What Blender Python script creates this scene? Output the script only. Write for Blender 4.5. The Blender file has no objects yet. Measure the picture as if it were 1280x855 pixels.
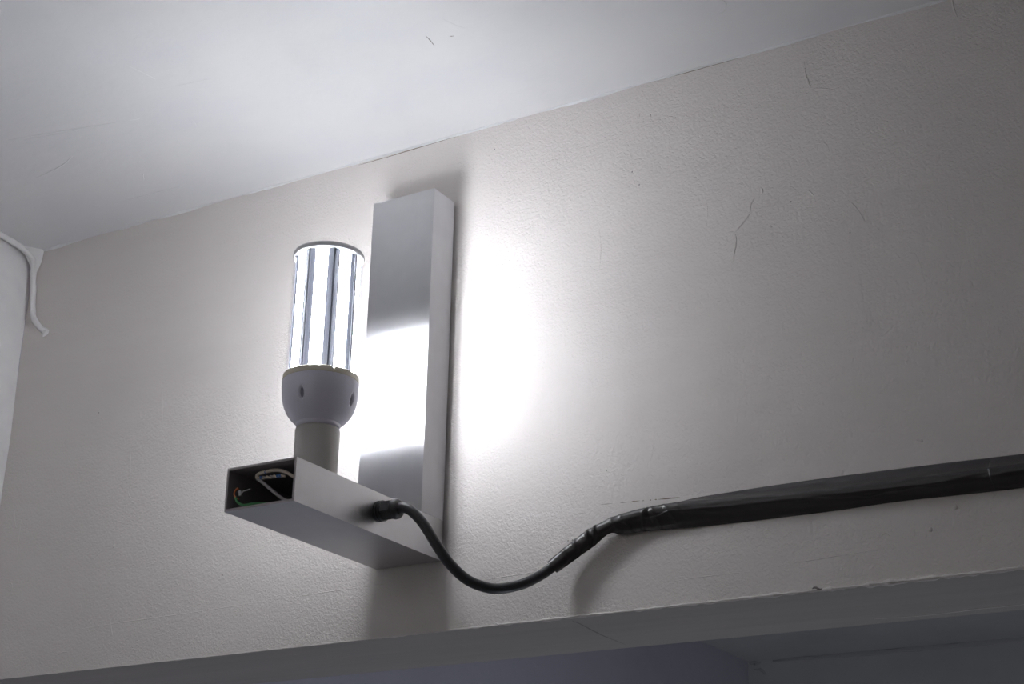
import bpy, bmesh, math, random
from mathutils import Vector, Matrix, noise

random.seed(7)
scene = bpy.context.scene
C = scene.collection

# ---------------------------------------------------------------- camera
cam_d = bpy.data.cameras.new('camera')
cam = bpy.data.objects.new('camera', cam_d)
C.objects.link(cam)
R_ = Vector((0.8578542, 0.5135174, 0.0196470))
U_ = Vector((0.1742919, -0.3267028, 0.9289175))
F_ = Vector((-0.4834340, 0.7934515, 0.3697653))
m = Matrix((R_, U_, -F_)).transposed().to_4x4()
m.translation = Vector((1.1339917, -1.7064545, -0.5165927))
cam.matrix_world = m
cam_d.sensor_width = 36
cam_d.lens = 2086.24 / 1280 * 36
cam_d.clip_start = 0.02
scene.camera = cam

# ---------------------------------------------------------------- world, exposure
world = bpy.data.worlds.new('world')
scene.world = world
world.use_nodes = True
world.node_tree.nodes['Background'].inputs[0].default_value = (0.5, 0.5, 0.52, 1)
world.node_tree.nodes['Background'].inputs[1].default_value = 0.2
vs = scene.view_settings
vs.view_transform = 'Standard'
vs.look = 'None'
vs.gamma = 1
vs.use_curve_mapping = False
vs.exposure = 0.0
scene.cycles.max_bounces = 10
scene.cycles.diffuse_bounces = 7

LED_STRENGTH = 80.0
FILL_W = 3.0
FAR_W = 6.0


def area(name, loc, target, size, watts, col):
    d = bpy.data.lights.new(name, 'AREA')
    d.shape = 'RECTANGLE'
    d.size, d.size_y = size
    d.energy = watts
    d.color = col
    o = bpy.data.objects.new(name, d)
    C.objects.link(o)
    o.location = loc
    o.rotation_euler = (Vector(target) - Vector(loc)).to_track_quat('-Z', 'Y').to_euler()
    return o


area('fill_light', (-0.1, -3.0, 0.1), (-0.3, 0, 0.2), (1.2, 0.8), FILL_W, (1.0, 0.97, 0.95))  # unseen fill added behind the camera to lift the ambient level
area('far_room_fill', (0.5, 1.0, -1.5), (-0.8, 0.85, -0.35), (0.5, 0.6), FAR_W, (0.84, 0.90, 1.0))  # added area light out of view, gives the far left wall its bluish patch

# ---------------------------------------------------------------- helpers


def link(name, me, mat=None, parent=None, smooth=False):
    o = bpy.data.objects.new(name, me)
    C.objects.link(o)
    if mat:
        me.materials.append(mat)
    if parent:
        o.parent = parent
    if smooth:
        for p in me.polygons:
            p.use_smooth = True
    return o


def obj(name, bm, mat, parent=None, smooth=False):
    bmesh.ops.recalc_face_normals(bm, faces=bm.faces)
    me = bpy.data.meshes.new(name)
    bm.to_mesh(me)
    bm.free()
    return link(name, me, mat, parent, smooth)


def thing(name, label, cat, loc=(0, 0, 0), group=None):
    o = bpy.data.objects.new(name, None)
    C.objects.link(o)
    o.location = loc
    o.empty_display_size = 0.05
    o['label'] = label
    o['category'] = cat
    if group:
        o['group'] = group
    return o


def tag(o, label, cat):
    o['label'] = label
    o['category'] = cat
    return o


def box(bm, a, b):
    a, b = Vector(a), Vector(b)
    r = bmesh.ops.create_cube(bm, size=1)
    for v in r['verts']:
        v.co = Vector([(a[i] + b[i]) / 2 + v.co[i] * (b[i] - a[i]) for i in range(3)])
    return r['verts']


def bevel(o, w, seg=2):
    md = o.modifiers.new('bevel', 'BEVEL')
    md.width = w
    md.segments = seg
    md.limit_method = 'ANGLE'
    return o


def lathe(bm, prof, n=64, close=True, fn=None):
    """profile of (r, z) revolved around z; fn may move a vertex"""
    rings = []
    for (r, z) in prof:
        ring = []
        for k in range(n):
            a = 2 * math.pi * k / n
            p = Vector((r * math.cos(a), r * math.sin(a), z))
            if fn:
                p = fn(p, a, r, z)
            ring.append(bm.verts.new(p))
        rings.append(ring)
    for i in range(len(rings) - 1):
        for k in range(n):
            bm.faces.new((rings[i][k], rings[i][(k + 1) % n], rings[i + 1][(k + 1) % n], rings[i + 1][k]))
    if close:
        bm.faces.new(rings[0][::-1])
        bm.faces.new(rings[-1])
    return rings


def catmull(pts, per=6):
    P = [Vector(p) for p in pts]
    P = [P[0] * 2 - P[1]] + P + [P[-1] * 2 - P[-2]]
    out = []
    for i in range(1, len(P) - 2):
        for k in range(per):
            t = k / per
            a, b, c, d = P[i - 1], P[i], P[i + 1], P[i + 2]
            out.append(0.5 * ((2 * b) + (c - a) * t + (2 * a - 5 * b + 4 * c - d) * t * t + (3 * b - a - 3 * c + d) * t ** 3))
    out.append(P[-2])
    return out


def tube(bm, pts, rad, n=12, flat=1.0, axis=None):
    """closed tube along pts; rad a number or a function of 0..1; flat squeezes along axis"""
    up = None
    rings = []
    L = len(pts)
    for i, p in enumerate(pts):
        t = (pts[min(i + 1, L - 1)] - pts[max(i - 1, 0)]).normalized()
        if up is None:
            up = Vector((0, 0, 1)) if abs(t.z) < .9 else Vector((1, 0, 0))
            if axis is not None:
                up = Vector(axis)
        if axis is not None:
            up = Vector(axis)
        b = t.cross(up).normalized()
        u = b.cross(t).normalized()
        if axis is None:
            up = u
        r = rad(i / (L - 1)) if callable(rad) else rad
        rings.append([bm.verts.new(p + b * math.cos(2 * math.pi * k / n) * r + u * math.sin(2 * math.pi * k / n) * r * flat) for k in range(n)])
    for i in range(L - 1):
        for k in range(n):
            bm.faces.new((rings[i][k], rings[i][(k + 1) % n], rings[i + 1][(k + 1) % n], rings[i + 1][k]))
    bm.faces.new(rings[0][::-1])
    bm.faces.new(rings[-1])


def interp(tab, x):
    if x <= tab[0][0]:
        return tab[0][1]
    for (x0, y0), (x1, y1) in zip(tab, tab[1:]):
        if x <= x1:
            return y0 + (y1 - y0) * (x - x0) / (x1 - x0)
    return tab[-1][1]


def sstep(a, b, x):
    t = min(1, max(0, (x - a) / (b - a)))
    return t * t * (3 - 2 * t)


# ---------------------------------------------------------------- materials


def mat(name, col, rough=0.5, metal=0.0, **kw):
    mt = bpy.data.materials.new(name)
    mt.use_nodes = True
    b = mt.node_tree.nodes['Principled BSDF']
    b.inputs['Base Color'].default_value = (*col, 1)
    b.inputs['Roughness'].default_value = rough
    b.inputs['Metallic'].default_value = metal
    for k, v in kw.items():
        b.inputs[k].default_value = v
    return mt


def nd(mt, kind, **props):
    n = mt.node_tree.nodes.new(kind)
    for k, v in props.items():
        setattr(n, k, v)
    return n


def wire(mt, a, ao, b, bi):
    mt.node_tree.links.new(a.outputs[ao], b.inputs[bi])


def paint(name, col, col2, rough, fine, fine_d, swell_d, brush=0.0, spec=0.4, brush_scale=(6, 40, 40)):
    """rolled wall paint: orange-peel stipple, slow swells and a faint patchiness of colour"""
    mt = mat(name, col, rough)
    bs = mt.node_tree.nodes['Principled BSDF']
    bs.inputs['Specular IOR Level'].default_value = spec
    tc = nd(mt, 'ShaderNodeTexCoord')
    n1 = nd(mt, 'ShaderNodeTexNoise')
    n1.inputs['Scale'].default_value = fine
    n1.inputs['Detail'].default_value = 3
    n1.inputs['Roughness'].default_value = 0.45
    n1.inputs['Distortion'].default_value = 0.6
    n2 = nd(mt, 'ShaderNodeTexNoise')
    n2.inputs['Scale'].default_value = 9
    n2.inputs['Detail'].default_value = 3
    mp = nd(mt, 'ShaderNodeMapping')
    mp.inputs['Scale'].default_value = brush_scale
    n3 = nd(mt, 'ShaderNodeTexNoise')
    n3.inputs['Scale'].default_value = 1
    n3.inputs['Detail'].default_value = 4
    for n in (n1, n2):
        wire(mt, tc, 'Object', n, 'Vector')
    wire(mt, tc, 'Object', mp, 'Vector')
    wire(mt, mp, 'Vector', n3, 'Vector')
    # the stipple is stronger in some patches than in others
    n4 = nd(mt, 'ShaderNodeTexNoise')
    n4.inputs['Scale'].default_value = 5
    wire(mt, tc, 'Object', n4, 'Vector')
    mr = nd(mt, 'ShaderNodeMapRange')
    mr.inputs['From Min'].default_value = .3
    mr.inputs['From Max'].default_value = .7
    mr.inputs['To Min'].default_value = .8
    mr.inputs['To Max'].default_value = 1.1
    wire(mt, n4, 'Fac', mr, 'Value')
    b1 = nd(mt, 'ShaderNodeBump')
    b1.inputs['Distance'].default_value = fine_d
    wire(mt, mr, 'Result', b1, 'Strength')
    b2 = nd(mt, 'ShaderNodeBump')
    b2.inputs['Distance'].default_value = swell_d
    b3 = nd(mt, 'ShaderNodeBump')
    b3.inputs['Distance'].default_value = brush
    wire(mt, n2, 'Fac', b2, 'Height')
    wire(mt, n1, 'Fac', b1, 'Height')
    wire(mt, n3, 'Fac', b3, 'Height')
    wire(mt, b2, 'Normal', b3, 'Normal')
    wire(mt, b3, 'Normal', b1, 'Normal')
    wire(mt, b1, 'Normal', bs, 'Normal')
    mx = nd(mt, 'ShaderNodeMix', data_type='RGBA')
    mx.inputs['A'].default_value = (*col, 1)
    mx.inputs['B'].default_value = (*col2, 1)
    cr = nd(mt, 'ShaderNodeMapRange')
    cr.inputs['From Min'].default_value = .35
    cr.inputs['From Max'].default_value = .7
    wire(mt, n3, 'Fac', cr, 'Value')
    wire(mt, cr, 'Result', mx, 'Factor')
    wire(mt, mx, 'Result', bs, 'Base Color')
    return mt


M_wall = paint('wall_paint', (.73, .69, .67), (.715, .672, .652), .60, 260, .0010, .003, .0001, spec=.35)
M_left = paint('left_wall_paint', (.86, .85, .85), (.82, .81, .82), .5, 120, .0004, .003, .0004)
M_ceil = paint('ceiling_paint', (.75, .75, .76), (.715, .717, .745), .6, 90, .00030, .002, .0003, spec=.25, brush_scale=(5, 9, 5))
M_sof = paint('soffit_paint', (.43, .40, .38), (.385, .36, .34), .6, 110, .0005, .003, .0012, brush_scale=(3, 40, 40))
M_far_left = paint('far_left_paint', (.62, .61, .70), (.56, .55, .63), .6, 60, .0006, .006, .001, brush_scale=(4, 2, 4))
M_far = paint('far_room_paint', (.61, .61, .61), (.54, .54, .54), .6, 60, .0006, .006, .001, brush_scale=(4, 4, 4))
M_floor = paint('floor_concrete', (.42, .39, .36), (.36, .34, .32), .6, 60, .0006, .004)
M_plaster = mat('old_plaster', (.74, .71, .69), .6)
M_crack = mat('crack_dirt', (.26, .22, .18), .9)
M_scratch = mat('scratch_dirt', (.30, .28, .27), .9)
M_dirt = mat('far_room_dirt', (.50, .50, .50), .9)


def aluminium(name, col, rough, aniso, grain_scale):
    mt = mat(name, col, rough, 1.0)
    bs = mt.node_tree.nodes['Principled BSDF']
    bs.inputs['Anisotropic'].default_value = aniso
    tg = nd(mt, 'ShaderNodeTangent', direction_type='RADIAL', axis='Z')
    wire(mt, tg, 'Tangent', bs, 'Tangent')
    tc = nd(mt, 'ShaderNodeTexCoord')
    mp = nd(mt, 'ShaderNodeMapping')
    mp.inputs['Scale'].default_value = grain_scale
    n = nd(mt, 'ShaderNodeTexNoise')
    n.inputs['Scale'].default_value = 1
    n.inputs['Detail'].default_value = 4
    wire(mt, tc, 'Object', mp, 'Vector')
    wire(mt, mp, 'Vector', n, 'Vector')
    r = nd(mt, 'ShaderNodeMapRange')
    r.inputs['To Min'].default_value = rough * .85
    r.inputs['To Max'].default_value = rough * 1.2
    wire(mt, n, 'Fac', r, 'Value')
    wire(mt, r, 'Result', bs, 'Roughness')
    b = nd(mt, 'ShaderNodeBump')
    b.inputs['Distance'].default_value = .00004
    wire(mt, n, 'Fac', b, 'Height')
    # smudges and small scuffs
    n2 = nd(mt, 'ShaderNodeTexNoise')
    n2.inputs['Scale'].default_value = 38
    n2.inputs['Detail'].default_value = 6
    wire(mt, tc, 'Object', n2, 'Vector')
    mx = nd(mt, 'ShaderNodeMix', data_type='RGBA')
    mx.inputs['A'].default_value = (*[c * .93 for c in col], 1)
    mx.inputs['B'].default_value = (*[min(1, c * 1.05) for c in col], 1)
    wire(mt, n2, 'Fac', mx, 'Factor')
    wire(mt, mx, 'Result', bs, 'Base Color')
    wire(mt, b, 'Normal', bs, 'Normal')
    return mt


M_alu = aluminium('brushed_aluminium', (.78, .78, .80), .42, 1.0, (700, 700, 6))
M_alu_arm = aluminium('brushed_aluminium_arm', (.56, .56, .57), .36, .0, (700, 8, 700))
M_cut = mat('sawn_aluminium_edge', (.45, .42, .43), .55, .4)
M_inside = mat('tube_inside', (.36, .34, .35), .6, .2)
M_ceramic = mat('lamp_holder_porcelain', (.53, .51, .48), .45)
M_dome = mat('bulb_plastic', (.74, .73, .83), .32)
M_collar = mat('bulb_collar_plastic', (.68, .63, .52), .45)
M_vent = mat('vent_shade', (.22, .22, .27), .7)
M_core = mat('bulb_core_aluminium', (.17, .18, .22), .5, 0)
M_cap = mat('bulb_cap', (.70, .70, .72), .45, .0)
M_board = mat('led_board', (.9, .9, .9), .5)
M_rubber = mat('cable_rubber', (.045, .046, .050), .42)
M_gland = mat('gland_nylon', (.055, .055, .058), .42)
M_gasket = mat('gasket_rubber', (.02, .02, .02), .8)

M_led = bpy.data.materials.new('led_chip')
M_led.use_nodes = True
_b = M_led.node_tree.nodes['Principled BSDF']
_b.inputs['Base Color'].default_value = (.9, .9, .7, 1)
_b.inputs['Emission Color'].default_value = (.93, .955, 1.0, 1)
_b.inputs['Emission Strength'].default_value = LED_STRENGTH

# clear plastic tube round the LEDs: see-through, with a fresnel gloss
M_clear = bpy.data.materials.new('clear_cover')
M_clear.use_nodes = True
nt = M_clear.node_tree
for n in list(nt.nodes):
    if n.type == 'BSDF_PRINCIPLED':
        nt.nodes.remove(n)
out = [n for n in nt.nodes if n.type == 'OUTPUT_MATERIAL'][0]
tr = nt.nodes.new('ShaderNodeBsdfTransparent')
tr.inputs[0].default_value = (.97, .97, .985, 1)
gl = nt.nodes.new('ShaderNodeBsdfGlossy')
gl.inputs['Roughness'].default_value = .08
lw_ = nt.nodes.new('ShaderNodeLayerWeight')
lw_.inputs['Blend'].default_value = .12
fr = nt.nodes.new('ShaderNodeMath')
fr.operation = 'MULTIPLY'
fr.inputs[1].default_value = .35
nt.links.new(lw_.outputs['Facing'], fr.inputs[0])
ms = nt.nodes.new('ShaderNodeMixShader')
nt.links.new(fr.outputs[0], ms.inputs[0])
nt.links.new(tr.outputs[0], ms.inputs[1])
nt.links.new(gl.outputs[0], ms.inputs[2])
nt.links.new(ms.outputs[0], out.inputs[0])

# black vinyl tape with fine creases
M_tape = mat('black_vinyl_tape', (.040, .037, .038), .36)
_bs = M_tape.node_tree.nodes['Principled BSDF']
_bs.inputs['Specular IOR Level'].default_value = .55
_tc = nd(M_tape, 'ShaderNodeTexCoord')
_mp = nd(M_tape, 'ShaderNodeMapping')
_mp.inputs['Scale'].default_value = (22, 60, 110)
_n = nd(M_tape, 'ShaderNodeTexNoise')
_n.inputs['Scale'].default_value = 1
_n.inputs['Detail'].default_value = 3
_bp = nd(M_tape, 'ShaderNodeBump')
_bp.inputs['Distance'].default_value = .0022
_bp.inputs['Strength'].default_value = .5
wire(M_tape, _tc, 'Object', _mp, 'Vector')
wire(M_tape, _mp, 'Vector', _n, 'Vector')
wire(M_tape, _n, 'Fac', _bp, 'Height')
wire(M_tape, _bp, 'Normal', _bs, 'Normal')

# ---------------------------------------------------------------- the setting
XL, XR = -0.817, 3.2
YF = -3.6          # wall behind the camera
H = 0.606          # ceiling
ZB = -0.089        # underside of the wall over the opening
T = 0.1855
FLOOR = -2.15
FARY, FARH = 2.874, 0.444


def struct(name, bm, m, parent=None, smooth=False):
    o = obj(name, bm, m, parent, smooth)
    if parent is None:
        o['kind'] = 'structure'
    return o


def slab(name, a, b, m):
    bm = bmesh.new()
    box(bm, a, b)
    return struct(name, bm, m)


wall = None
bm = bmesh.new()
box(bm, (XL, 0, ZB), (2.5, T, H))
wall = struct('wall_back', bm, M_wall)
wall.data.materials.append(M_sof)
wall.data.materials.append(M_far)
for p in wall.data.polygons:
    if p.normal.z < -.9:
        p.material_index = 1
    elif p.normal.y > .9:
        p.material_index = 2
slab('wall_back_pier', (2.5, 0, FLOOR), (XR, T, H), M_wall)

# left wall, its edge not quite straight where it meets the back wall
bm = bmesh.new()
prof = [(FLOOR, -.817), (.10, -.8175), (.18, -.8168), (.2234, -.8165), (.2906, -.815), (.3784, -.817), (.4232, -.8185), (.4807, -.8180), (.5393, -.8182), (.575, -.822), (.606, -.8262)]
zs = [FLOOR, -1, 0] + [i * .02 + .02 for i in range(29)] + [H]
ys = [YF, -1.5, -.6, -.3] + [-.25 + .01 * i for i in range(25)] + [0]
grid = [[None] * len(ys) for _ in zs]
for i, z in enumerate(zs):
    for j, y in enumerate(ys):
        f = sstep(-.3, -.02, y)
        x = -.817 + (interp(prof, z) + .817) * f + .0016 * noise.noise(Vector((3, y * 9, z * 9))) * (1 - f * .5)
        grid[i][j] = bm.verts.new((x, y, z))
for i in range(len(zs) - 1):
    for j in range(len(ys) - 1):
        bm.faces.new((grid[i][j], grid[i][j + 1], grid[i + 1][j + 1], grid[i + 1][j]))
back = [[bm.verts.new((XL - .12, y, z)) for y in (YF, 0)] for z in (FLOOR, H)]
bm.faces.new((back[0][0], back[0][1], back[1][1], back[1][0]))
struct('wall_left', bm, M_left, smooth=True)
slab('wall_far_left', (XL - .12, 0, FLOOR), (XL, FARY + .1, H + .1), M_far_left)
slab('wall_right', (XR, YF, FLOOR), (XR + .12, FARY + .1, H + .1), M_wall)
slab('wall_front', (XL - .12, YF - .12, FLOOR), (XR + .12, YF, H + .1), M_wall)
slab('wall_far', (XL, FARY, FLOOR), (XR, FARY + .12, H + .1), M_far)
slab('ceiling', (XL - .12, YF, H), (XR, T, H + .12), M_ceil)
slab('ceiling_far', (XL, T, FARH), (XR, FARY, FARH + .12), M_far)
slab('floor', (XL - .12, YF, FLOOR - .12), (XR, FARY, FLOOR), M_floor)

ceiling = bpy.data.objects['ceiling']
wall_left = bpy.data.objects['wall_left']
wall_far = bpy.data.objects['wall_far']


# filler bead where wall and ceiling meet, uneven as painted-over filler is
bm = bmesh.new()
pts = [Vector((XL + .004 + i * .008, -.0002, H + .0002)) for i in range(500)]
tube(bm, pts, lambda t: max(.0006, .0020 + .0035 * noise.noise(Vector((t * 45, 0, 0))) + .0012 * noise.noise(Vector((t * 330, 5, 0)))), 8)
struct('caulk_bead', bm, M_ceil, wall, True)

# ragged plaster lip along the bottom edge
bm = bmesh.new()
pts = []
N = 1300
for i in range(N):
    x = XL + .003 + i * .0026
    if x > 2.49:
        break
    k = sstep(-.3, .4, x)
    pts.append(Vector((x, .0004 - .0008 * k, ZB + .0008 + .0010 * k * noise.noise(Vector((x * 26, 1, 0))) + .0006 * noise.noise(Vector((x * 120, 9, 0))))))


def lip(t):
    x = XL + t * (pts[-1].x - XL)
    k = .45 + .55 * sstep(-.2, .3, x) + .5 * sstep(.3, .7, x)
    return max(.0004, k * (.0016 + .0018 * noise.noise(Vector((x * 22, 3, 0))) + .0016 * noise.noise(Vector((x * 90, 7, 0)))))


tube(bm, pts, lip, 8)
struct('plaster_edge', bm, M_plaster, wall, False)

# chip knocked out of the lip, a loose flake still hanging
for (x0, w, s) in ((.492, .012, .95), (.083, .008, .6), (.716, .012, .9), (-.27, .006, .6), (.155, .006, .6)):
    bm = bmesh.new()
    P = [Vector((x0 + w * (t - .5), -.0016 * s, ZB + .003 * s + .0015 * s * math.sin(t * 6))) for t in [k / 10 for k in range(11)]]
    tube(bm, P, lambda t: .0004 + .0011 * s * math.sin(math.pi * t), 6)
    struct('plaster_flake', bm, M_scratch if s == .95 else M_plaster, wall, False)


def mark(name, pts2, w, depth, m, parent, plane, jag=.3, per=5):
    """thin raised ridge or filled crack lying on a surface; plane = (fixed axis, value, outward sign)"""
    ax, val, sg = plane
    P = catmull(pts2, per)
    for i, p in enumerate(P):
        p[ax] = val
        for a in range(3):
            if a != ax:
                p[a] += jag * w * noise.noise(Vector((p[0] * 300, p[1] * 300 + a * 9, p[2] * 300)))
    axis = [0, 0, 0]
    axis[ax] = sg
    bm = bmesh.new()
    tube(bm, P, lambda t: w * max(.12, math.sin(math.pi * min(1, max(0, t * .94 + .03))) ** .6) * (1 + .5 * noise.noise(Vector((t * 14, w * 900, 0)))), 8, flat=depth / w, axis=axis)
    o = struct(name, bm, m, parent, True)
    return o


WB = (1, 0.0, -1)
CE = (2, H, -1)


def W3(l):
    return [(a, 0, b) for a, b in l]


ridges = [
    ([(.2814, .5625), (.2790, .5585), (.2762, .5567)], .0013), ([(.2963, .5585), (.2955, .554), (.2950, .5505)], .0014),
    ([(.284, .5505), (.290, .547), (.297, .5455), (.3019, .5445)], .0010), ([(.3035, .5445), (.308, .5462), (.312, .544)], .0012),
    ([(.3190, .5445), (.3235, .546), (.3326, .5425)], .0012), ([(.5082, .5644), (.5090, .552), (.5114, .5431), (.5141, .5345)], .0017),
    ([(.5165, .533), (.530, .529), (.5463, .522)], .0009), ([(.5075, .574), (.5082, .566)], .0008),
    ([(.4050, .3250), (.4057, .3340), (.4094, .3507), (.4088, .3600)], .0011), ([(.4088, .3637), (.4180, .373), (.4284, .3828)], .0010),
    ([(.4290, .3850), (.4300, .395), (.4350, .403)], .0010), ([(.4440, .4151), (.4459, .4110), (.4450, .4065)], .0012),
    ([(.470, .406), (.478, .4085), (.487, .404)], .0008), ([(.497, .399), (.505, .396), (.511, .388)], .0009),
    ([(.553, .372), (.561, .362), (.572, .340)], .0008), ([(.520, .46), (.53, .452), (.534, .44)], .0006),
    ([(-.5444, .2873), (-.5440, .279), (-.5385, .2761), (-.5347, .2820), (-.5362, .2877)], .0009),
    ([(-.5526, .1657), (-.5490, .159), (-.5432, .1536)], .0009), ([(-.5422, .1500), (-.5400, .1485), (-.5378, .1488)], .0012),
    ([(-.7770, .0536), (-.7720, .0550), (-.7669, .0500), (-.7690, .0430), (-.7745, .0440)], .0010),
    ([(-.7663, .1500), (-.7670, .1200), (-.7663, .0891)], .0008), ([(-.7835, .1656), (-.7800, .150), (-.774, .138)], .0008),
    ([(-.560, .24), (-.555, .215), (-.552, .19)], .0006), ([(-.51, .33), (-.502, .29), (-.50, .26)], .0006),
    ([(-.6847, -.0317), (-.55, -.0270), (-.40, -.0250), (-.28, -.0215)], .0005), ([(-.27, -.0215), (-.16, -.0200), (-.09, -.0190)], .0005),
    ([(.03, -.0310), (.10, -.0290), (.18, -.0270)], .0005), ([(-.560, -.02), (-.556, -.035), (-.552, -.045)], .0007),
    ([(-.655, -.062), (-.645, -.0595), (-.635, -.060)], .0009), ([(-.625, -.015), (-.62, .000), (-.622, .01)], .0006),
    ([(-.4106, -.0692), (-.4070, -.0655), (-.4042, -.0632)], .0011), ([(-.400, -.0620), (-.397, -.058)], .0008),
    ([(.600, -.045), (.6040, -.040), (.6035, -.034)], .0006), ([(.565, -.038), (.572, -.033), (.577, -.037)], .0007),
    ([(.45, -.055), (.50, -.053), (.57, -.05)], .0005), ([(.30, -.06), (.36, -.058), (.42, -.0585)], .0005),
    ([(.222, .41), (.2235, .38), (.221, .35)], .0005),
    ([(.37, .42), (.373, .40), (.369, .37)], .0004), ([(.6955, .604), (.6965, .59), (.700, .575)], .0012), ([(.62, .30), (.63, .28), (.636, .25)], .0005),
]
for pts2, w in ridges:
    mark('plaster_ridge', W3(pts2), w * 1.15, w * .55, M_wall, wall, WB, .5)

specks = [(.2314, .0862, .0009), (.2691, .4806, .0009), (.2792, .4597, .0009), (.6509, -.0147, .0022), (.5092, .0149, .0014), (.0597, .5674, .0010),
          (-.5693, .0867, .0020), (.6215, -.0356, .0022), (.6191, .0640, .0016), (.6150, .0667, .0014), (-.36, .022, .0010), (-.63, .30, .0008), (.40, .47, .0007), (.553, .33, .0008), (.455, .36, .0016), (.482, .387, .0009)]
for i, (x, z, r) in enumerate(specks):
    bm = bmesh.new()
    bmesh.ops.create_icosphere(bm, subdivisions=2, radius=1)
    for v in bm.verts:
        k = 1 + .35 * noise.noise(v.co * 1.7 + Vector((i * 3, 0, 0)))
        v.co = Vector((x + v.co.x * r * k, v.co.y * r * .4 * k, z + v.co.z * r * k * 1.2))
    struct('plaster_lump' if r > .0012 else 'speck', bm, M_wall if r > .0012 else M_scratch, wall, True)

for pts2, w in [([(.2497, .0428), (.2540, .0432), (.2582, .0426)], .0004), ([(.262, .0424), (.268, .0426), (.2763, .0422)], .0005), ([(.279, .0419), (.282, .0417)], .0004),
                ([(.2895, .0415), (.2910, .0412)], .0007), ([(.2955, .0412), (.2985, .0408)], .0006), ([(.3005, .0407), (.313, .0402), (.3285, .0392)], .0007),
                ([(.2235, .0445), (.2400, .0438)], .0003), ([(.1860, .0368), (.2031, .0369)], .0002), ([(.1780, .0052), (.1802, .0051)], .0006), ([(.1840, .0056), (.1857, .0054)], .0007)]:
    mark('crack', W3(pts2), w, .0002, M_crack, wall, WB, .5, 4)
mark('crack', [(.0005, 0, .6040), (-.06, 0, .6032), (-.12, 0, .6020), (-.17, 0, .6018)], .0006, .0003, M_crack, wall, WB, .7, 8)
mark('crack', [(.30, 0, .6045), (.36, 0, .6040), (.43, 0, .6043)], .0004, .0003, M_crack, wall, WB, .9, 8)


def C3(l):
    return [(a, b, H) for a, b in l]


mark('scratch', C3([(.1018, -.2345), (.1012, -.2270), (.0998, -.2180), (.0985, -.2099)]), .0007, .0003, M_scratch, ceiling, CE, .3)
mark('scratch', C3([(.1270, -.2194), (.1295, -.2180), (.1322, -.2170)]), .0006, .0003, M_scratch, ceiling, CE, .3)
for l, w in [([(-.5801, -.0717), (-.50, -.069), (-.4417, -.0658)], .0012), ([(-.5666, -.2948), (-.45, -.27), (-.36, -.25)], .0011),
             ([(-.5465, -.2837), (-.50, -.275), (-.4547, -.2674)], .0010), ([(-.4818, -.1083), (-.475, -.118), (-.468, -.125)], .0011),
             ([(-.2986, -.2173), (-.3010, -.206), (-.3049, -.1952)], .0011), ([(-.2779, -.3684), (-.272, -.34), (-.268, -.32)], .0009),
             ([(.4450, -.140), (.4520, -.132), (.4570, -.122), (.4545, -.112)], .0013), ([(.4380, -.105), (.4450, -.103), (.4510, -.108)], .0011),
             ([(-.62, -.19), (-.56, -.20), (-.52, -.215)], .0011), ([(-.30, -.30), (-.24, -.29), (-.2, -.285)], .0006),
             ([(.14, -.26), (.146, -.24), (.154, -.225)], .0006)]:
    mark('plaster_ridge', C3(l), w, w * .35, M_ceil, ceiling, CE, .5)

mark('crack', [(.1774, -.0149 + .03, ZB), (.1775, .0339, ZB), (.1708, .0972, ZB), (.1707, .17, ZB)], .0014, .0004, M_scratch, wall, (2, ZB, -1), .8)
mark('crack', [(.50, .160, ZB), (.57, .164, ZB), (.64, .158, ZB), (.72, .162, ZB)], .0018, .0008, M_plaster, wall, (2, ZB, -1), .9)

FW = (1, FARY, -1)
for l, w in [([(-.812, 0, .49), (-.795, 0, .46), (-.776, 0, .435)], .006), ([(-.80, 0, .42), (-.776, 0, .415), (-.762, 0, .40)], .004),
             ([(-.74, 0, .438), (-.5, 0, .437), (-.25, 0, .44), (.05, 0, .438), (.3, 0, .44)], .008)]:
    mark('stain', [(a, b, min(c, FARH - .006)) for a, b, c in l], w, .001, M_dirt, wall_far, FW, .6)

# ---------------------------------------------------------------- painted-over cable in the corner
bm = bmesh.new()
pts = [(XL + .006, -.32, H - .004), (XL + .006, -.20, H - .004), (-.8095, -.12, H + .0005), (-.8095, -.08, H - .003), (-.8100, -.040, H - .006), (-.8095, -.015, H - .014),
       (-.8090, -.006, .583), (-.8075, -.0050, .560), (-.8035, -.0048, .5375), (-.8010, -.0048, .515), (-.7985, -.0048, .500), (-.7935, -.0048, .4850), (-.7850, -.0046, .4735), (-.7760, -.0040, .4640), (-.7690, -.0005, .4580)]
tube(bm, catmull(pts, 8), lambda t: .0048 + .0008 * noise.noise(Vector((t * 20, 0, 0))), 14)
pc = obj('painted_cable', bm, M_left, None, True)
tag(pc, 'white painted-over cable running down the wall corner below the ceiling', 'cable')
bm = bmesh.new()   # dab of filler round the cable end
bmesh.ops.create_icosphere(bm, subdivisions=3, radius=1)
for v in bm.verts:
    k = 1 + .5 * noise.noise(v.co * 2.3)
    v.co = Vector((-.7685 + v.co.x * .0075 * k, v.co.y * .0022 * k, .4570 + v.co.z * .0070 * k))
obj('filler_dab', bm, M_left, pc, True)
bm = bmesh.new()   # web of filler between cable, ceiling and wall
vv = [bm.verts.new(p) for p in ((-.816, -.032, H), (-.795, -.001, H), (-.7975, -.0006, .585), (-.8045, -.0040, .560), (-.8140, -.006, .575), (-.8165, -.016, .590))]
cc = bm.verts.new((-.8085, -.009, .590))
for i in range(6):
    bm.faces.new((vv[i], vv[(i + 1) % 6], cc))
obj('filler_web', bm, M_left, pc, True)

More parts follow.
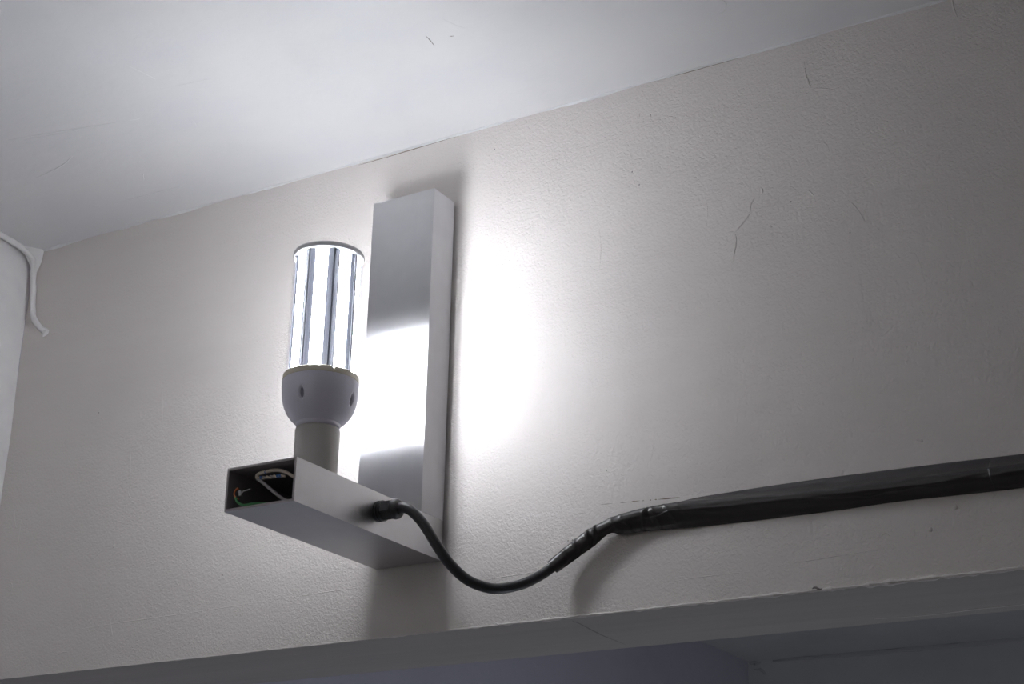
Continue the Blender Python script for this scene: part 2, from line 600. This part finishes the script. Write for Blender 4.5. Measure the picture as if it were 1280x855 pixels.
# ---------------------------------------------------------------- wall lamp of square aluminium tube
g = .003
Wd, D, HV, HA, LA = .1, .050, .4999, .0514, .3004
lamp = thing('wall_lamp', 'L-shaped brushed aluminium wall lamp, tall upright and open-ended arm, fixed to the wall', 'wall lamp', (-.05, -g, 0))
ox, oy = -.05, -g


def at(o, x, y, z):
    """put an object's origin somewhere, in lamp space"""
    o.location = (x, y, z)
    return o


bm = bmesh.new()
box(bm, (-.05, -D / 2, HA - HV / 2 - .0), (.05, D / 2, HV / 2))
for v in bm.verts:
    v.co.z = (HA - HV / 2) + .0002 if v.co.z < 0 else HV / 2
up = obj('upright', bm, M_alu, lamp)
at(up, 0, -D / 2, HV / 2)
bevel(up, .0006)

# arm: hollow rectangular tube, open at the front
w_ = .0028
bm = bmesh.new()
o4 = [(-.05, 0), (.05, 0), (.05, HA), (-.05, HA)]
i4 = [(-.05 + w_, w_), (.05 - w_, w_), (.05 - w_, HA - w_), (-.05 + w_, HA - w_)]
fo = [bm.verts.new((x, -LA, z)) for x, z in o4]
fi = [bm.verts.new((x, -LA, z)) for x, z in i4]
bo = [bm.verts.new((x, 0, z)) for x, z in o4]
bi = [bm.verts.new((x, -w_, z)) for x, z in i4]
mi = {}
for k in range(4):
    j = (k + 1) % 4
    bm.faces.new((fo[k], fo[j], bo[j], bo[k])).material_index = 0
    bm.faces.new((fo[k], fo[j], fi[j], fi[k])).material_index = 1
    bm.faces.new((fi[k], fi[j], bi[j], bi[k])).material_index = 2
bm.faces.new(bo)
bm.faces.new(bi).material_index = 2
arm = obj('arm', bm, M_alu_arm, lamp)
arm.data.materials.append(M_cut)
arm.data.materials.append(M_inside)
bm = bmesh.new()
box(bm, (-.045, 0, .01), (.045, g, HV - .012))
obj('mounting_gasket', bm, M_gasket, lamp)

# small scuffs on the metal
for (p, q, face) in (((.0505, -.043, .036), (.0505, -.040, .0345), 'x'), ((.0503, -.020, .008), (.0503, -.030, .0095), 'x')):
    bm = bmesh.new()
    tube(bm, [Vector(p) - Vector((.0004, 0, 0)), (Vector(p) + Vector(q)) / 2 - Vector((.0003, 0, .0005)), Vector(q) - Vector((.0004, 0, 0))], .0003, 5)
    obj('scuff', bm, M_cap, lamp)

# porcelain lamp holder standing on the arm
BX, BY = 0.0, -.2030       # lamp space (lamp origin at -.05, -g)
hold = None
bm = bmesh.new()
lathe(bm, [(.0262, HA), (.0265, HA + .002), (.0266, .085), (.0269, .1175), (.0262, .1205), (.0235, .1212), (.0215, .1195), (.0205, .112)], 64)
hold = obj('lamp_holder', bm, M_ceramic, lamp, True)
at(hold, BX, BY, 0)

# cable gland on the side of the arm
GY, GZ = -.1401, .0283
gl_ = None


def xlathe(name, prof, n, m, parent, smooth=True, rot=0):
    bm = bmesh.new()
    rings = []
    for (r, x) in prof:
        rings.append([bm.verts.new((x, r * math.cos(2 * math.pi * k / n + rot), r * math.sin(2 * math.pi * k / n + rot))) for k in range(n)])
    for i in range(len(rings) - 1):
        for k in range(n):
            bm.faces.new((rings[i][k], rings[i][(k + 1) % n], rings[i + 1][(k + 1) % n], rings[i + 1][k]))
    bm.faces.new(rings[0][::-1])
    bm.faces.new(rings[-1])
    return obj(name, bm, m, parent, smooth)


gl_ = xlathe('cable_gland', [(.0118, 0), (.0127, .0008), (.0127, .0035), (.0108, .0042), (.0108, .0050), (.0126, .0056), (.0126, .0080), (.0112, .0088)], 48, M_gland, lamp, False)
at(gl_, .05, GY, GZ)
hx = xlathe('gland_hex', [(.0112, .0088), (.0128, .0096), (.0128, .0215), (.0118, .0225)], 6, M_gland, gl_, False, .3)
dm = xlathe('gland_dome_nut', [(.0118, .0222), (.0124, .0235), (.0122, .0275), (.0105, .0305), (.0078, .0318), (.0068, .0300)], 40, M_gland, gl_, True)
gl_['label'] = 'black plastic cable gland'

# wires showing in the open end of the arm (lamp space: x+.05, y+g)


def wpts(l):
    return [Vector((min(x + .0542, .0455), y + g - .006, max(z - .0023, .0052))) for x, y, z in l]


M_white_w = mat('white_wire', (.85, .76, .64), .5)
M_grey_w = mat('grey_wire', (.45, .43, .44), .5)
M_green_w = mat('green_wire', (.06, .26, .09), .5)
M_orange_w = mat('orange_wire', (.60, .18, .06), .5)
M_blue_w = mat('blue_band', (.08, .22, .55), .5)
M_steel = mat('bare_steel', (.6, .6, .6), .3, 1.0)


def wirep(name, l, r, m, label=None, parent=lamp, per=6):
    bm = bmesh.new()
    tube(bm, catmull(wpts(l), per), r, 10)
    o = obj(name, bm, m, parent, True)
    if label:
        o['label'] = label
    return o


lw = wirep('wire', [(-.0703, -.2850, .0405), (-.0690, -.2850, .0455), (-.0575, -.2850, .0470), (-.0454, -.2850, .0470), (-.0311, -.2834, .0435), (-.0150, -.2750, .0330), (-.008, -.24, .028)], .0020, M_white_w, 'white looped wire')
for c, dr in (((-.0575, -.2850, .0470), (1, 0, .12)), ((-.0385, -.2842, .0460), (1, .05, -.25))):
    c, dr = Vector(c), Vector(dr).normalized()
    wirep('blue_band', [tuple(c - dr * .0014), tuple(c), tuple(c + dr * .0014)], .0020, M_blue_w, 'blue band', lw, 2)
for ph in (0, math.pi):
    l = []
    for k in range(28):
        t = k / 27
        base = Vector((-.0703, -.2834, .0412)).lerp(Vector((-.0306, -.2834, .0392)), t)
        l.append((base.x, base.y + .0011 * math.cos(t * 24 + ph), base.z + .0011 * math.sin(t * 24 + ph)))
    tw = wirep('twisted_wire', l, .0011, M_white_w if ph == 0 else M_grey_w, None, lamp, 2)
wirep('blue_band', [(-.0665, -.2834, .0411), (-.0650, -.2834, .0410), (-.0635, -.2834, .0409)], .0024, M_blue_w, 'blue band', tw, 2)
wirep('blue_band', [(-.0420, -.2834, .0399), (-.0390, -.2834, .0397), (-.0360, -.2834, .0395)], .0022, M_blue_w, 'blue band', tw, 2)
wirep('wire', [(-.0690, -.2854, .0400), (-.0580, -.2854, .0322), (-.0325, -.2854, .0127), (-.022, -.280, .006)], .0019, M_grey_w, 'grey straight wire')
wirep('wire', [(-.0890, -.2940, .0290), (-.0925, -.2934, .0282), (-.0948, -.2934, .0234), (-.0915, -.2934, .0180), (-.0880, -.2930, .0165)], .0011, M_orange_w, 'orange wire')
wirep('wire', [(-.0910, -.2948, .0180), (-.0870, -.2950, .0120), (-.0780, -.2950, .0075), (-.0640, -.2940, .0050), (-.045, -.285, .0048)], .0015, M_green_w, 'green earth wire')
t1 = wirep('terminal', [(-.0888, -.2914, .0262), (-.0870, -.2914, .0238), (-.0868, -.2914, .0205)], .0024, M_steel, 'bare metal earth terminal')
wirep('terminal_screw', [(-.0855, -.2914, .0232), (-.0829, -.2914, .0256), (-.0790, -.2914, .0258), (-.0730, -.2914, .0270)], .0008, M_steel, None, t1)

# ---------------------------------------------------------------- LED bulb
bulb = thing('led_bulb', 'lit corn-style LED bulb with vertical LED strips, in the holder on the arm', 'light bulb', (ox + BX, oy + BY, .12))
Z0 = .12            # everything below is in bulb space: z - Z0


def zz(p):
    return [(r, z - Z0) for r, z in p]


a0 = math.radians(-64.7)
vents = [math.radians(-81.7 + 90 * k) for k in range(4)]


def dent(p, a, r, z):
    zc = .1535 - Z0
    for va in vents:
        d = (a - va + math.pi) % (2 * math.pi) - math.pi
        u = d * r / .0040
        v = (z - zc) / .0090
        q = u * u + v * v
        if q < 1.8:
            k = 1 - .055 * (1 - sstep(.35, 1.0, q))
            p = Vector((p.x * k, p.y * k, p.z))
    # faint moulded seam
    return p


dome_prof = []
knots = [(.0245, .1215), (.0262, .1235), (.0268, .1262), (.0285, .1275), (.0335, .1318), (.0390, .1390), (.0430, .1480), (.0453, .1580), (.0462, .1680), (.0463, .1745), (.0460, .1800)]
cm = catmull([(r, 0, z) for r, z in knots], 6)
bm = bmesh.new()
lathe(bm, [(p.x, p.z - Z0) for p in cm], 288, True, dent)
dome = obj('driver_housing', bm, M_dome, bulb, True)
for va in vents:   # dark patch in each dent, the vent's inner shade put into the colour
    bm = bmesh.new()
    rows = []
    zc = .1535
    n = 16
    cen = None
    ring = []
    for k in range(n):
        th = 2 * math.pi * k / n
        z = zc + .0062 * math.sin(th)
        rr = [p.x for p in cm if p.z >= z][0] * .955
        a = va + .0023 * math.cos(th) / rr
        ring.append(bm.verts.new((rr * math.cos(a), rr * math.sin(a), z - Z0)))
    rr = [p.x for p in cm if p.z >= zc][0] * .956
    cv = bm.verts.new((rr * math.cos(va), rr * math.sin(va), zc - Z0))
    for k in range(n):
        bm.faces.new((ring[k], ring[(k + 1) % n], cv))
    obj('vent', bm, M_vent, dome, True)

# collar with a small notch
bm = bmesh.new()
na = math.radians(-51.7 + 18)


def notch(p, a, r, z):
    d = (a - na + math.pi) % (2 * math.pi) - math.pi
    if z > .186 - Z0 and abs(d * .0455) < .0022:
        return Vector((p.x, p.y, .1835 - Z0))
    return p


lathe(bm, zz([(.0455, .1785), (.0464, .1795), (.0460, .1862), (.0450, .1872), (.0300, .1872)]), 180, True, notch)
obj('collar', bm, M_collar, bulb, False)

# octagonal core
APO = .0372
bm = bmesh.new()
rr = APO / math.cos(math.pi / 8)
rings = []
for z in (.186, .3435):
    rings.append([bm.verts.new((rr * math.cos(a0 + math.pi / 8 + k * math.pi / 4), rr * math.sin(a0 + math.pi / 8 + k * math.pi / 4), z - Z0)) for k in range(8)])
for k in range(8):
    bm.faces.new((rings[0][k], rings[0][(k + 1) % 8], rings[1][(k + 1) % 8], rings[1][k]))
bm.faces.new(rings[0][::-1])
bm.faces.new(rings[1])
obj('core', bm, M_core, bulb)

# LED strip and its chips, one mesh each, shared by the eight copies
bmS = bmesh.new()
box(bmS, (APO, -.0080, .1865 - Z0), (APO + .0008, .0080, .3430 - Z0))
strip = obj('led_strip', bmS, M_board, bulb)
bmC = bmesh.new()
NR = 33
for r_ in range(NR):
    z = .1895 + r_ * (.3405 - .1895) / (NR - 1) - Z0
    for s in (-1, 1):
        y = s * .0040
        box(bmC, (APO + .0008, y - .0034, z - .0018), (APO + .0015, y + .0034, z + .0018))
chips = obj('led_chips', bmC, M_led, strip)
chips['kind'] = 'stuff'
strip.rotation_euler.z = a0
for k in range(1, 8):
    s2 = strip.copy()
    C.objects.link(s2)
    s2.parent = bulb
    s2.rotation_euler.z = a0 + k * math.pi / 4
    c2 = chips.copy()
    C.objects.link(c2)
    c2.parent = s2
# narrow fins between the strips
for k in range(8):
    a = a0 + math.pi / 8 + k * math.pi / 4
    bm = bmesh.new()
    box(bm, (rr - .0012, -.0012, .187 - Z0), (rr + .0006, .0012, .343 - Z0))
    o = obj('core_fin', bm, M_core, bulb)
    o.rotation_euler.z = a

bm = bmesh.new()
lathe(bm, zz([(.0432, .1870), (.0432, .3435)]), 96, False)
obj('clear_cover', bm, M_clear, bulb, True)
bm = bmesh.new()
lathe(bm, zz([(.0300, .3425), (.0430, .3425), (.0440, .3440), (.0441, .3475), (.0432, .3497), (.0400, .3503), (.02, .3503)]), 96)
cap = obj('end_cap', bm, M_cap, bulb, True)
bm = bmesh.new()   # LEDs on the top face of the bulb
for i in range(-6, 7):
    for j in range(-6, 7):
        if math.hypot(i, j) <= 5.1:
            box(bm, (i * .0074 - .0022, j * .0074 - .0022, .3502 - Z0), (i * .0074 + .0022, j * .0074 + .0022, .3511 - Z0))
o = obj('led_chips', bm, M_led, cap)
o['kind'] = 'stuff'

# ---------------------------------------------------------------- black power cable
cable_pts = [(.022, -.1431, .0283), (.0300, -.1440, .0286), (.0375, -.1448, .0278), (.0465, -.1445, .0240), (.0560, -.1415, .0150), (.0640, -.1375, .0040), (.0755, -.130, -.0173), (.0865, -.120, -.0372), (.0997, -.105, -.0543), (.1138, -.092, -.0625),
             (.1280, -.076, -.0644), (.1440, -.052, -.0562), (.1573, -.034, -.0441), (.1702, -.0225, -.0313), (.1923, -.0175, -.0142), (.2211, -.0150, .0048), (.2385, -.0135, .0123), (.2560, -.0125, .0172),
             (.2869, -.0110, .0219), (.3178, -.0100, .0233), (.3327, -.0095, .0235), (.3829, -.0085, .0209), (.4416, -.0085, .0180), (.5173, -.0085, .0160), (.5901, -.0085, .0150),
             (.6602, -.0085, .0142), (.7276, -.0085, .0134), (.85, -.0085, .013), (1.0, -.0085, .013), (1.3, -.0085, .013), (1.8, -.0085, .013), (2.4, -.0085, .013)]
RC = .0063
bm = bmesh.new()
tube(bm, catmull(cable_pts, 8), RC, 20)
cab = obj('power_cable', bm, M_rubber, None, True)
tag(cab, 'black rubber cable sagging from the lamp arm and running off along the wall', 'cable')

# ---------------------------------------------------------------- black tape over the cable
bot3 = [(.1705, -.018, -.0396), (.1956, -.0155, -.0253), (.2160, -.0135, -.0130), (.2345, -.012, .0010), (.2589, -.010, .0010), (.2826, -.007, .0012), (.3143, -.004, .0014),
        (.3490, -.002, .0004), (.3829, -.0008, -.0001), (.4416, -.0005, -.0009), (.5173, -.0005, -.0014), (.5901, -.0005, -.0004), (.6602, -.0005, -.0022), (.7276, -.0005, -.0036), (.85, -.0005, -.0045), (1.0, -.0005, -.0045)]
cen3 = [(.1702, -.0225, -.0313), (.1923, -.0175, -.0142), (.2149, -.0155, .0016), (.2385, -.0135, .0123), (.2560, -.0125, .0172), (.2869, -.0110, .0219), (.3178, -.0100, .0233),
        (.3480, -.0092, .0230), (.3829, -.0085, .0209), (.4416, -.0085, .0180), (.5173, -.0085, .0160), (.5901, -.0085, .0150), (.6602, -.0085, .0142), (.7276, -.0085, .0134), (.85, -.0085, .013), (1.0, -.0085, .013)]
# top edge: None = wrapped round behind the cable
top3 = [None, None, None, None, None, (.2876, -.0045, .0262), (.3150, -.0010, .0320), (.3400, -.0005, .0362), (.3829, -.0005, .0368), (.4416, -.0005, .0376), (.5173, -.0005, .0374), (.5901, -.0005, .0362), (.6602, -.0005, .0349), (.7276, -.0005, .0330), (.85, -.0005, .0325), (1.0, -.0005, .0325)]
NORM = Vector((0, -1, 0))


PT = 30


def tape(name, i0, i1, off, extra, label, seed):
    cen = catmull(cen3, PT)
    bot = catmull(bot3, PT)
    tp = []
    for c, t in zip(cen3, top3):
        c = Vector(c)
        tp.append(Vector(t) if t else c + Vector((0, RC + .0012, .0004)))
    top = catmull(tp, PT)
    bm = bmesh.new()
    rows = []
    NP = 56
    idx = [i for i in range(len(cen)) if i0 <= i <= i1]
    rad = RC + .0007 + off
    for i in idx:
        c = cen[i]
        t = (cen[min(i + 1, len(cen) - 1)] - cen[max(i - 1, 0)]).normalized()
        n = (NORM - t * NORM.dot(t)).normalized()
        u = n.cross(t).normalized()
        if u.z < 0:
            u = -u
        rad = RC + .0007 + off + .0013 * (1 - sstep(.175, .245, c.x))
        A, B = top[i] - c, bot[i] - c
        A2 = (A.dot(n) + (off if i > 6 * PT else 0), A.dot(u))
        B2 = (B.dot(n) + off, B.dot(u))

        def pol(q):
            return max(math.hypot(*q), rad * 1.0001), math.atan2(q[1], q[0])
        rA, fA = pol(A2)
        rB, fB = pol(B2)
        if fA < 0:
            fA += 2 * math.pi
        tA = fA - math.acos(rad / rA)
        tB = fB + math.acos(rad / rB)
        A2 = (rA * math.cos(fA), rA * math.sin(fA))
        B2 = (rB * math.cos(fB), rB * math.sin(fB))
        arc0 = (rad * math.cos(tA), rad * math.sin(tA))
        arc1 = (rad * math.cos(tB), rad * math.sin(tB))
        row = []
        for k in range(NP + 1):
            s = k / NP
            if s < .25:
                q = s / .25
                pt = (A2[0] + (arc0[0] - A2[0]) * q, A2[1] + (arc0[1] - A2[1]) * q)
                sag = -.0018 * math.sin(math.pi * q) * min(1, (rA - rad) / .008)
            elif s < .62:
                q = (s - .25) / .37
                th = tA + (tB - tA) * q
                pt = (rad * math.cos(th), rad * math.sin(th))
                sag = 0
            else:
                q = (s - .62) / .38
                pt = (arc1[0] + (B2[0] - arc1[0]) * q, arc1[1] + (B2[1] - arc1[1]) * q)
                sag = -.0022 * math.sin(math.pi * q) * min(1, (rB - rad) / .008)
            x = c.x
            edge = min(1, s / .06, (1 - s) / .06)
            wr = .0
            # slack creases, strongest where the tape leaves the wall
            slack = 1 - sstep(.30, .42, x)
            for (cx, sk, wd, am) in ((.190, .020, .0020, .0010), (.203, .014, .0018, .0016), (.209, .018, .0016, -.0014), (.219, .016, .0016, .0024), (.2235, .018, .0013, -.0018), (.228, .020, .0015, .0022), (.2325, .022, .0013, -.0014), (.246, -.014, .0025, .0012), (.258, -.022, .002, .0010), (.291, .016, .0022, .0011), (.2955, .002, .0018, -.0009), (.2995, -.012, .0018, .0010), (.316, -.025, .0030, .0013), (.332, -.03, .003, .0010)):
                dd = (x - cx + sk * (s - .4)) / wd
                wr += am * math.exp(-dd * dd) * slack
            zr = (s - .5)
            wr += .0010 * noise.noise(Vector((x * 38 + seed, s * 5, 0)))
            wr += .0022 * max(0, noise.noise(Vector((x * 9 + seed, s * 7, 3)))) * sstep(.45, .62, s) * (1 - sstep(.9, 1, s))
            # a slack fold running along below the cable
            sc = .66 + .03 * math.sin(x * 70 + seed) + .02 * math.sin(x * 171)
            wr += .0016 * math.exp(-((s - sc) / .022) ** 2) * (.5 + .5 * math.sin(x * 23 + 1.0)) * sstep(.25, .30, x)
            v = pt[0] + (sag + max(wr, -.0005) * edge)
            row.append(bm.verts.new(c + n * v + u * pt[1] + t * (extra * (s - .5) if i == idx[0] else 0)))
        rows.append(row)
    for a, b in zip(rows, rows[1:]):
        for k in range(NP):
            bm.faces.new((a[k], a[k + 1], b[k + 1], b[k]))
    for v in bm.verts:
        if v.co.y > -.0004:
            v.co.y = -.0004 - off
    o = obj(name, bm, M_tape, None, True)
    sd = o.modifiers.new('solid', 'SOLIDIFY')
    sd.thickness = .00025
    sd.offset = 1
    tag(o, label, 'tape')
    return o


tape('cable_tape', 0, 385, 0, .003, 'long crinkled strip of glossy black tape holding the cable to the wall', 0)
tape('cable_tape', 376, 450, .0008, .004, 'short second black tape strip overlapping the first at the right edge', 11)
